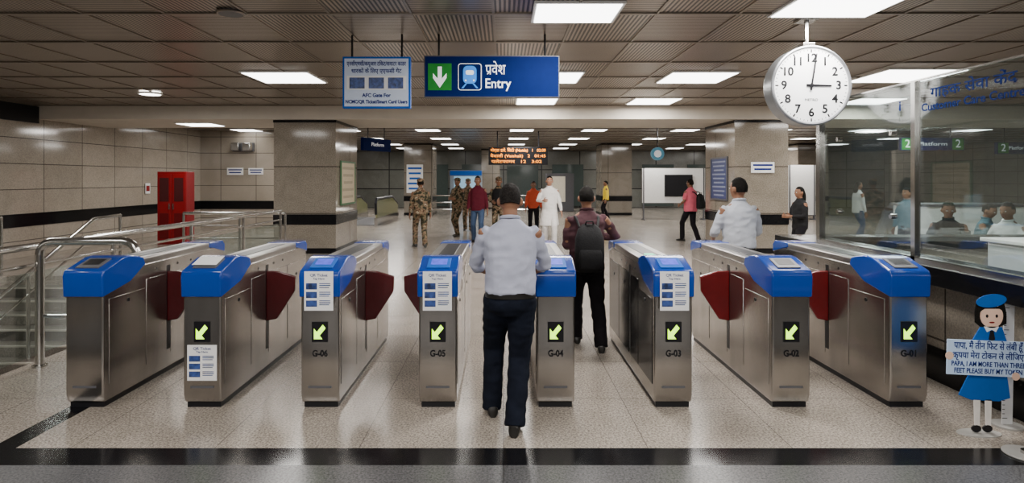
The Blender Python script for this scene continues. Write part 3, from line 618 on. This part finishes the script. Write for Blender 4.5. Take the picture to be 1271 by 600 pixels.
def person(label,x,y,rz,H,top,bottom,shoe,hair=None,skin=None,lf=(-.1,.12,0),rf=(.1,-.12,0),lh=(-.26,.06,.80),rh=(.26,.06,.80),le=(-.6,-1,-.2),re=(.6,-1,-.2),
           lean=0,drop=.015,head=(0,0),fat=1.0,sleeve='long',kurta=0,vox=.016,cap=None,long_hair=False,belt=None,heel=(0,0),vest=None,wrk=.006,legw=1.0):
    hair=hair or HAIR; skin=skin or SKIN; s=H/1.72
    t=thing('person',label,'person',(x,y,0),rz)
    dz=-drop
    def ly(z): return lean*(z-.93)
    hipL=Vector((-.088,0,.90+dz)); hipR=Vector((.088,0,.90+dz))
    aL=Vector((lf[0],lf[1],.085+lf[2])); aR=Vector((rf[0],rf[1],.085+rf[2]))
    kL,aL=ik(hipL,aL,.425,.425,(-.08,1,.1)); kR,aR=ik(hipR,aR,.425,.425,(.08,1,.1))
    shL=Vector((-.166*fat**.5,ly(1.4),1.385+dz)); shR=Vector((.166*fat**.5,ly(1.4),1.385+dz))
    eL,wL=ik(shL,lh,.285,.255,le); eR,wR=ik(shR,rh,.285,.255,re)
    HM=Matrix.Translation((0,ly(1.5)+.01,1.50+dz))@Matrix.Rotation(head[1],4,'Z')@Matrix.Rotation(-head[0],4,'X')@Matrix.Translation((0,0,-1.50))
    b=MB()
    secs=[(.84,.13,.095),(.93,.150,.105),(1.05,.14,.098),(1.18,.15,.102),(1.30,.165,.105),(1.38,.16,.092),(1.43,.105,.07),(1.47,.055,.05)]
    b.loft([ring((0,ly(z),z+dz),a*fat**.5,c*fat) for z,a,c in secs])
    b.tube([(0,ly(1.42)-.01,1.42+dz),(0,ly(1.5),1.49+dz),HM@Vector((0,.005,1.56))],[.056,.054,.052],14)
    b.ell((0,.008,1.612),(.075,.096,.108),M=HM); b.ell((0,.035,1.545),(.052,.058,.055),M=HM); b.ell((0,.045,1.585),(.060,.060,.06),M=HM)
    b.ell((0,.103,1.582),(.013,.022,.020),10,7,M=HM); b.ell((0,.098,1.60),(.010,.014,.03),10,7,M=HM)
    for q in (-1,1): b.ell((q*.082,-.005,1.59),(.014,.021,.034),10,7,M=HM)
    for sh,e,w in ((shL,eL,wL),(shR,eR,wR)): b.tube([sh,(sh+e)/2,e,(e*.6+w*.4),w],[.05,.046,.038,.037,.026],12)
    for h_,k_,a_ in ((hipL,kL,aL),(hipR,kR,aR)): b.tube([h_+Vector((0,0,.02)),(h_+k_)/2,k_,(k_*.65+a_*.35),a_],[.082,.070,.050,.052,.036],12)
    hg=MB()
    for e,w,sd in ((eL,wL,-1),(eR,wR,1)):
        d=(w-e).normalized(); inn=Vector((-sd,0,0))
        if abs(d.dot(inn))>.8: inn=Vector((0,0,-1))
        handgeo(hg,w,d,inn,Vector((0,1,.3)),.5)
    b.scale(s); hg.scale(s)
    rebuild(b,'body',skin,t,max(.010,vox*.8),2,extra=hg)
    for q in (-1,1):
        m=MB(); m.ell((q*.030,.094,1.607),(.013,.008,.007),10,7,M=HM).scale(s).build('eye',WHITE,t,smooth=True)
        m=MB(); m.ell((q*.030,.101,1.607),(.0055,.003,.0055),8,6,M=HM).scale(s).build('pupil',DARK,t,smooth=True)
        m=MB(); m.box(q*.030-.017,q*.030+.017,.095,.101,1.622,1.627,M=HM).scale(s).build('eyebrow',HAIR,t)
    MB().ell((0,.092,1.548),(.024,.008,.006),12,7,M=HM).scale(s).build('mouth',mat('lips',(.25,.07,.06),.5),t,smooth=True)
    def hf(n):
        k=1+.05*noise.noise(n*5)+.03*noise.noise(n*17)
        if n.y>.35 and n.z<.52: k*=.80
        elif n.y>-.25 and n.z<.05: k*=.80
        elif n.z<-.45: k*=.80
        return k
    m=MB(); m.ell((0,-.004,1.616),(.080,.103,.114),40,28,M=HM,fn=hf)
    if long_hair: m.ell((0,-.075,1.50),(.085,.045,.17),16,10,M=HM)
    m.scale(s).build('hair',hair,t,smooth=True)
    if cap:
        m=MB(); m.ell((0,-.002,1.668),(.092,.112,.062),20,10,M=HM); m.box(-.06,.06,.09,.155,1.652,1.66,M=HM); m.scale(s).build('cap',cap,t,smooth=True)
    m=MB()
    if kurta: S=[(kurta,.22,.17),(.75,.20,.15),(.93,.172,.130)]
    elif belt: S=[(.935,.162,.118),(.975,.176,.133)]
    else: S=[(.84,.176,.130),(.93,.176,.130)]
    S+=[(1.05,.172,.130),(1.18,.174,.127),(1.30,.180,.122),(1.36,.176,.110),(1.40,.150,.094),(1.44,.098,.075),(1.475,.062,.060)]
    m.loft([ring((0,ly(z),z+dz),a*fat**.5,c*fat) for z,a,c in S])
    for sh,e,w in ((shL,eL,wL),(shR,eR,wR)):
        s0=sh+Vector((-.03*(1 if sh.x>0 else -1),0,.005))
        if sleeve=='short': m.tube([s0,(sh+e)/2,sh+(e-sh)*.82],[.056,.058,.057],14)
        elif sleeve=='rolled': m.tube([s0,sh+(e-sh)*.2,(sh+e)/2,e,e+(w-e)*.3],[.055,.056,.055,.050,.048],14)
        else: m.tube([s0,(sh+e)/2,e,(e+w)/2,e+(w-e)*.93],[.057,.055,.049,.045,.036],14)
    m.scale(s); rebuild(m,'kurta' if kurta else 'shirt',top,t,vox*.8,4,wrk)
    if vest:
        m=MB(); m.loft([ring((0,ly(z),z+dz),a,c) for z,a,c in ((.98,.185,.155),(1.1,.185,.155),(1.3,.19,.155),(1.38,.15,.13),(1.42,.10,.1))]); m.scale(s); rebuild(m,'vest',vest,t,vox,2,.005)
    m=MB(); m.tube([(.062*math.cos(2*PI*k/20),ly(1.48)+.062*math.sin(2*PI*k/20),1.478+dz+.012*math.sin(2*PI*k/20+PI)) for k in range(20)],.014,8,closed=True); m.scale(s).build('collar',top,t,smooth=True)
    m=MB(); m.loft([ring((0,0,z+dz),a*fat**.5,c*fat) for z,a,c in ((.80,.10,.09),(.85,.160,.122),(.90,.168,.128),(.955,.162,.120))])
    for h_,k_,a_ in ((hipL,kL,aL),(hipR,kR,aR)): m.tube([h_+Vector((0,-.01,.02)),(h_*.5+k_*.5),k_,(k_+a_)/2,a_+Vector((0,0,-.045))],[.094*legw,.086*legw,.072*legw,.067*legw,.066*legw],16)
    m.scale(s); rebuild(m,'trousers',bottom,t,vox*.8,3,min(wrk*.8,.006),10)
    if belt:
        R0=ring((0,0,.93+dz),.170*fat**.5,.128*fat,28); R1=[p+Vector((0,0,.040)) for p in R0]; R2=[Vector((p.x*.92,p.y*.92,p.z)) for p in R1]; R3=[Vector((p.x*.92,p.y*.92,p.z)) for p in R0]
        m=MB(); V=[[m.bm.verts.new(p) for p in r] for r in (R0,R1,R2,R3)]
        for i in range(4):
            a=V[i]; b2=V[(i+1)%4]
            for k in range(28): m.face([a[k],a[(k+1)%28],b2[(k+1)%28],b2[k]])
        m.scale(s).build('belt',belt,t,smooth=True)
    for a_,q,hl in ((aL,-1,heel[0]),(aR,1,heel[1])):
        m=MB(); M=Matrix.Translation(a_)@Matrix.Rotation(-q*.12,4,'Z')@Matrix.Rotation(-hl,4,'X')
        rg=[]
        for tt,wd,hh in ((-.085,.022,.04),(-.072,.036,.075),(-.02,.040,.10),(.04,.041,.078),(.10,.048,.058),(.155,.043,.048),(.185,.022,.03)):
            rg.append([M@Vector((wd*math.copysign(abs(math.cos(2*PI*k/14))**.8,math.cos(2*PI*k/14)),tt,-.085+hh/2+hh/2*math.copysign(abs(math.sin(2*PI*k/14))**.7,math.sin(2*PI*k/14)))) for k in range(14)])
        m.loft(rg).scale(s).build('shoe',shoe,t,smooth=True)
    return t
SHB=mat('black_leather_shoe',(.010,.009,.008),.35)
SHIRT1=mat('pale_lavender_blue_shirt_cloth',(.38,.395,.49),.85,0,.06,5,.2,30,spec=.15)
SHIRTW=mat('pale_blue_grey_shirt_cloth',(.45,.47,.52),.85,0,.04,5,.2,30,spec=.15)
WTOP=mat('white_top_cloth',(.62,.62,.62),.85,0,.04,5,.25,30,spec=.15)
JEANS=mat('dark_blue_jeans',(.006,.008,.015),.9,0,.3,8,.15,60,spec=.12)
MAUVE=mat('dark_mauve_shirt',(.060,.026,.032),.85,0,.12,8,spec=.2)
BTR=mat('black_trousers',(.008,.007,.009),.9,spec=.15)
MAR=mat('maroon_shirt',(.09,.008,.018),.85,spec=.2)
PINK=mat('pink_shirt',(.62,.12,.17),.85,spec=.2)
YELS=mat('yellow_shirt',(.70,.50,.03),.85,spec=.2)
KUR=mat('white_kurta_cloth',(.72,.69,.67),.85,0,.03,5,.1,20,spec=.2)
ORG=mat('orange_red_shirt',(.5,.07,.03),.85,spec=.2); BLK=mat('black_cloth',(.012,.012,.013),.9,spec=.15); TEAL=mat('dull_teal_cloth',(.06,.12,.15),.85,spec=.2); BJ=mat('blue_jeans',(.05,.08,.15),.85,spec=.2)

person('man in pale blue shirt and dark jeans walking through the gates, back to camera',.045,4.02,0,1.665,SHIRT1,JEANS,SHB,hair=HAIRG,lf=(-.13,.20,0),rf=(.03,-.15,.01),
   lh=(-.15,.34,1.02),rh=(.16,.34,1.02),le=(-.75,-.6,-.5),re=(.75,-.6,-.5),belt=SHB,fat=1.08,vox=.011,head=(.30,0),lean=.05,heel=(0,-.15),drop=.02,wrk=.010,sleeve='rolled',legw=1.10)
person('man in dark mauve shirt wearing a black backpack between gates G-04 and G-03',.82,5.82,0,1.615,MAUVE,BTR,SHB,lf=(-.08,.25,0),rf=(.14,-.1,.0),
   lh=(-.16,.26,1.05),rh=(.12,.26,1.15),le=(-.3,-1,-.6),re=(1,-.2,-.3),vox=.013,fat=1.12,heel=(0,-.1),wrk=.010,legw=1.08)
def backpack(label,x,y,rz,z0,z1,w,mt):
    t=thing('backpack',label,'backpack',(x,y,z0),rz); h=z1-z0
    m=MB(); m.loft([ring((0,c,z*h),a*w,b,20,3) for z,a,b,c in ((0,.40,.05,0),(.06,.48,.075,0),(.35,.5,.085,-.01),(.7,.48,.075,0),(.9,.38,.055,.01),(1,.2,.03,.02))]); m.build('pack',mt,t,smooth=True)
    m=MB(); m.loft([ring((0,-.08,z*h),a*w,b,16,3) for z,a,b in ((.08,.34,.02),(.12,.38,.035),(.4,.38,.035),(.48,.34,.02))]); m.build('front_pocket',mt,t,smooth=True)
    for q in (-1,1): MB().tube([(q*w*.3,.05,h*.92),(q*w*.38,.12,h*1.1),(q*w*.40,.20,h*1.13)],.014,6).build('strap',mt,t,smooth=True)
    MB().tube([(-.04,-.0,h*.98),(-.03,-.02,h*1.06),(.03,-.02,h*1.06),(.04,0,h*.98)],.008,6).build('handle',mt,t,smooth=True)
    return t
BPM=mat('black_nylon',(.006,.006,.007),.7,0,.2,20,.3,60,spec=.25)
backpack('black backpack worn by the man in the mauve shirt',.81,5.56,0,.80,1.25,.28,BPM)
person('man in pale blue-grey shirt standing between gates G-02 and G-01 with his back turned',2.58,6.45,.10,1.70,SHIRTW,BTR,SHB,lf=(-.1,.1,0),rf=(.1,-.1,0),
   lh=(-.17,.28,1.02),rh=(.17,.28,1.02),le=(-.6,-.6,-.6),re=(.6,-.6,-.6),belt=SHB,fat=1.06,vox=.013,wrk=.008,head=(0,.35),sleeve='rolled')
person('soldier in camouflage uniform walking alone right of the left column',PX(522,14.4),14.4,.3,1.70,CAMO,CAMO,SHB,cap=CAMO,lf=(-.1,.2,0),rf=(.08,-.2,.02),fat=1.1)
person('soldier in camouflage uniform standing behind the man in maroon',PX(568,17.2),17.2,PI*.8,1.72,CAMO,CAMO,SHB,cap=CAMO,lh=(-.1,.25,1.1),rh=(.1,.25,1.1),fat=1.1)
person('soldier in camouflage standing farthest back of the group',PX(581,19),19,PI,1.70,CAMO,CAMO,SHB,cap=CAMO)
person('man in maroon shirt and blue jeans walking towards the gates',PX(593,15.5),15.5,PI-.1,1.76,MAR,BJ,SHB,lf=(-.12,.16,0),rf=(.12,-.16,0),fat=1.1)
person('soldier in black vest over camouflage near the man in maroon',PX(619,15.9),15.9,PI,1.74,CAMO,CAMO,SHB,cap=CAMO,vest=BLK,lh=(-.12,.28,1.1),rh=(.16,.25,1.05))
person('person in orange shirt half hidden behind the man in jeans',PX(662,18),18,PI,1.62,ORG,BTR,SHB)
person('man in long white kurta facing the camera',PX(682,14.6),14.6,PI,1.76,KUR,KUR,SHB,skin=SKINL,kurta=.52,lh=(-.28,.10,.85),rh=(.16,.25,1.12),fat=1.1)
person('person in yellow shirt standing far away beside the right far column',PX(752,25),25,PI*.5,1.6,YELS,BTR,SHB,vox=.025)
RZP=.55
person('man in pink shirt with a black backpack, walking away with his back partly turned',PX(857,15.8),15.8,RZP,1.68,PINK,BTR,SHB,sleeve='short',lf=(-.1,.2,0),rf=(.1,-.2,0),lh=(-.2,.2,1.0),fat=1.15)
backpack('black backpack worn by the man in the pink shirt',PX(857,15.8)+math.sin(RZP)*.27+.05,15.8-math.cos(RZP)*.27,RZP,.88,1.28,.24,BPM)
person('woman with long black hair and dark top beside the right column',PX(993,11),11,PI*.55,1.54,BLK,BTR,SHB,long_hair=True,lh=(-.1,.28,1.1),rh=(.1,.28,1.1))
person('person in white top seen through the glass near the office post',PX(1065,15.5),15.5,-PI*.5,1.62,WTOP,BJ,SHB,long_hair=True,vox=.02)
person('person with a dull teal top behind the glass left of the middle post',PX(1126,11),11,PI*.6,1.52,TEAL,BTR,SHB,vox=.02,long_hair=True)
for (lab,px_,Y_,rz_,H_,tp,hd) in (('person in black seated on an office chair, seen through the glass',1178,8.6,PI*.75,1.72,BLK,(.2,.3)),('person in dull teal seated beside the one in black',1218,9.4,PI*1.2,1.64,TEAL,(.3,-.2)),('person in pale top seated at the right edge behind the glass',1256,8.2,PI*.6,1.72,WTOP,(.1,0))):
    person(lab,PX(px_,Y_),Y_,rz_,H_,tp,BTR,SHB,vox=.018,drop=.37,lean=.12,head=hd,lf=(-.11,.40,0),rf=(.11,.40,0),lh=(-.12,.36,.80),rh=(.14,.34,.72))
    chair(PX(px_,Y_),Y_,rz_,'black office chair under the '+lab.split(' seated')[0])

# ---------------------------------------------------------------- standee
Yt=3.88; K=F/Yt
t=thing('height_standee','flat cut-out of a girl in a blue dress and beret holding a token notice','standee',(PX(1222,Yt),Yt,0))
def S(px,py): return ((px-1222)/K,(543-py)/K+.005)
def poly(pts): return [S(*p) for p in pts]
def ellp(cx,cy,rx,ry,a=0,n=28):
    o=[]
    for k in range(n):
        u=rx*math.cos(2*PI*k/n); v=ry*math.sin(2*PI*k/n); o.append(S(cx+u*math.cos(a)-v*math.sin(a),cy+u*math.sin(a)+v*math.cos(a)))
    return o
DB=mat('bright_blue_print',(.004,.10,.40),.5,0,.03,spec=.15); FS=mat('pale_skin_print',(.78,.52,.40),.5,0,.02)
MB().prism(poly([(1211,392),(1213,380),(1230,374),(1247,381),(1250,395),(1250,408),(1240,412),(1218,412),(1211,406)]),'y',.004,.010).build('hair',HAIR,t)
MB().prism(ellp(1231,398,14,15),'y',-.001,.004).build('face',FS,t)
MB().prism(poly([(1217,392),(1221,386),(1241,386),(1245,392),(1240,389),(1222,389)]),'y',-.002,-.001).build('fringe',HAIR,t)
MB().prism(ellp(1230,379,19,8,-.12),'y',-.004,-.001).build('beret',DB,t)
for q in (1225,1237): MB().prism(ellp(q,398,1.6,2.2,n=12),'y',-.002,-.001).build('eye',DARK,t)
MB().prism(ellp(1231,406,3.5,1.0,n=12),'y',-.002,-.001).build('mouth',REDP,t)
MB().prism(poly([(1217,412),(1244,412),(1250,430),(1250,470),(1254,500),(1240,504),(1205,502),(1190,496),(1203,470),(1206,430)]),'y',0,.006).build('dress',DB,t)
MB().prism(poly([(1221,411),(1240,411),(1236,418),(1231,415),(1225,418)]),'y',-.001,0).build('collar',PAPER,t)
MB().prism(poly([(1229,416),(1233,416),(1235,427),(1231,429),(1227,427)]),'y',-.002,0).build('scarf',DARK,t)
for q in (1213,1227):
    MB().prism(poly([(q-4,502),(q+4,502),(q+3,534),(q-3,534)]),'y',0,.006).build('leg',mat('white_sock_print',(.8,.76,.72),.5),t)
    MB().prism(ellp(q-1,538,6,4.5,n=16),'y',-.001,.007).build('shoe',DARK,t)
sg=MB().prism(poly([(1174,426),(1275,430),(1274,474),(1173,469)]),'y',-.016,-.008).build('notice_board',mat('pale_blue_notice',(.50,.64,.86),.5,0,.02,spec=.1),t)
for q in ((1176,446),(1258,472)): MB().prism(ellp(q[0],q[1],5,5,n=14),'y',-.019,-.016).build('hand',FS,t)
def TS(s_,py,w,sz_,b=.0006):
    a=S(1224,py); text(s_,sz_,(a[0],-.0172,a[1]),sg,NAVY,rot=(PI/2,math.radians(2.4),0),width=w/K,bold=b)
TS('पापा, मैं तीन ि'+'फट से लंबी हूँ',435,86,.062)
TS('कृपया मेरा टोकन ले ली'+'िजए',447,88,.058)
TS('PAPA, I AM MORE THAN THREE',457.5,91,.046); TS('FEET PLEASE BUY MY TOKEN',466,84,.046)
DW=mat('dull_white_base',(.36,.35,.33),.4)
MB().prism([(.14*math.cos(2*PI*k/32)+S(1215,0)[0],.07*math.sin(2*PI*k/32)) for k in range(32)],'z',0,.006).build('base_plate',DW,t)
t=thing('height_ruler','white measuring strip standing behind the girl cut-out','ruler',(3.42,4.0,0))
MB().box(-.036,.036,0,.006,.012,.95,M=Matrix.Rotation(.02,4,'Y')).build('strip',PAPER,t)
for k in range(28): MB().box(-.036,-.036+(.036 if k%5==0 else .018),-.001,0,.05+.03*k,.054+.03*k,M=Matrix.Rotation(.02,4,'Y')).build('tick_mark',DARK,t)
MB().disc((0,0),.09,'z',0,.012).build('base',DW,t)
t=thing('stand_base','round pale stand base lying on the floor at the bottom right corner','stand base',(3.18,3.58,0)); MB().disc((0,0),.12,'z',0,.010,40).build('disc',DW,t,bevel=.003); MB().disc((0,0),.03,'z',.010,.03,20).build('socket',STEEL2,t)

# ---------------------------------------------------------------- world and camera
w=bpy.data.worlds.new('World'); SC.world=w; w.use_nodes=True; N=w.node_tree.nodes; bg=N['Background']; bg.inputs[0].default_value=(.9,.95,1,1); bg.inputs[1].default_value=.3
cam=bpy.data.cameras.new('Camera'); co=bpy.data.objects.new('Camera',cam); COL.objects.link(co); co.location=(0,0,CH); co.rotation_euler=(PI/2,0,0)
cam.sensor_width=36; cam.lens=F/1271*36; cam.shift_x=(635.5-CX)/1271; cam.shift_y=-(300-CY)/1271; cam.clip_start=.05
SC.camera=co
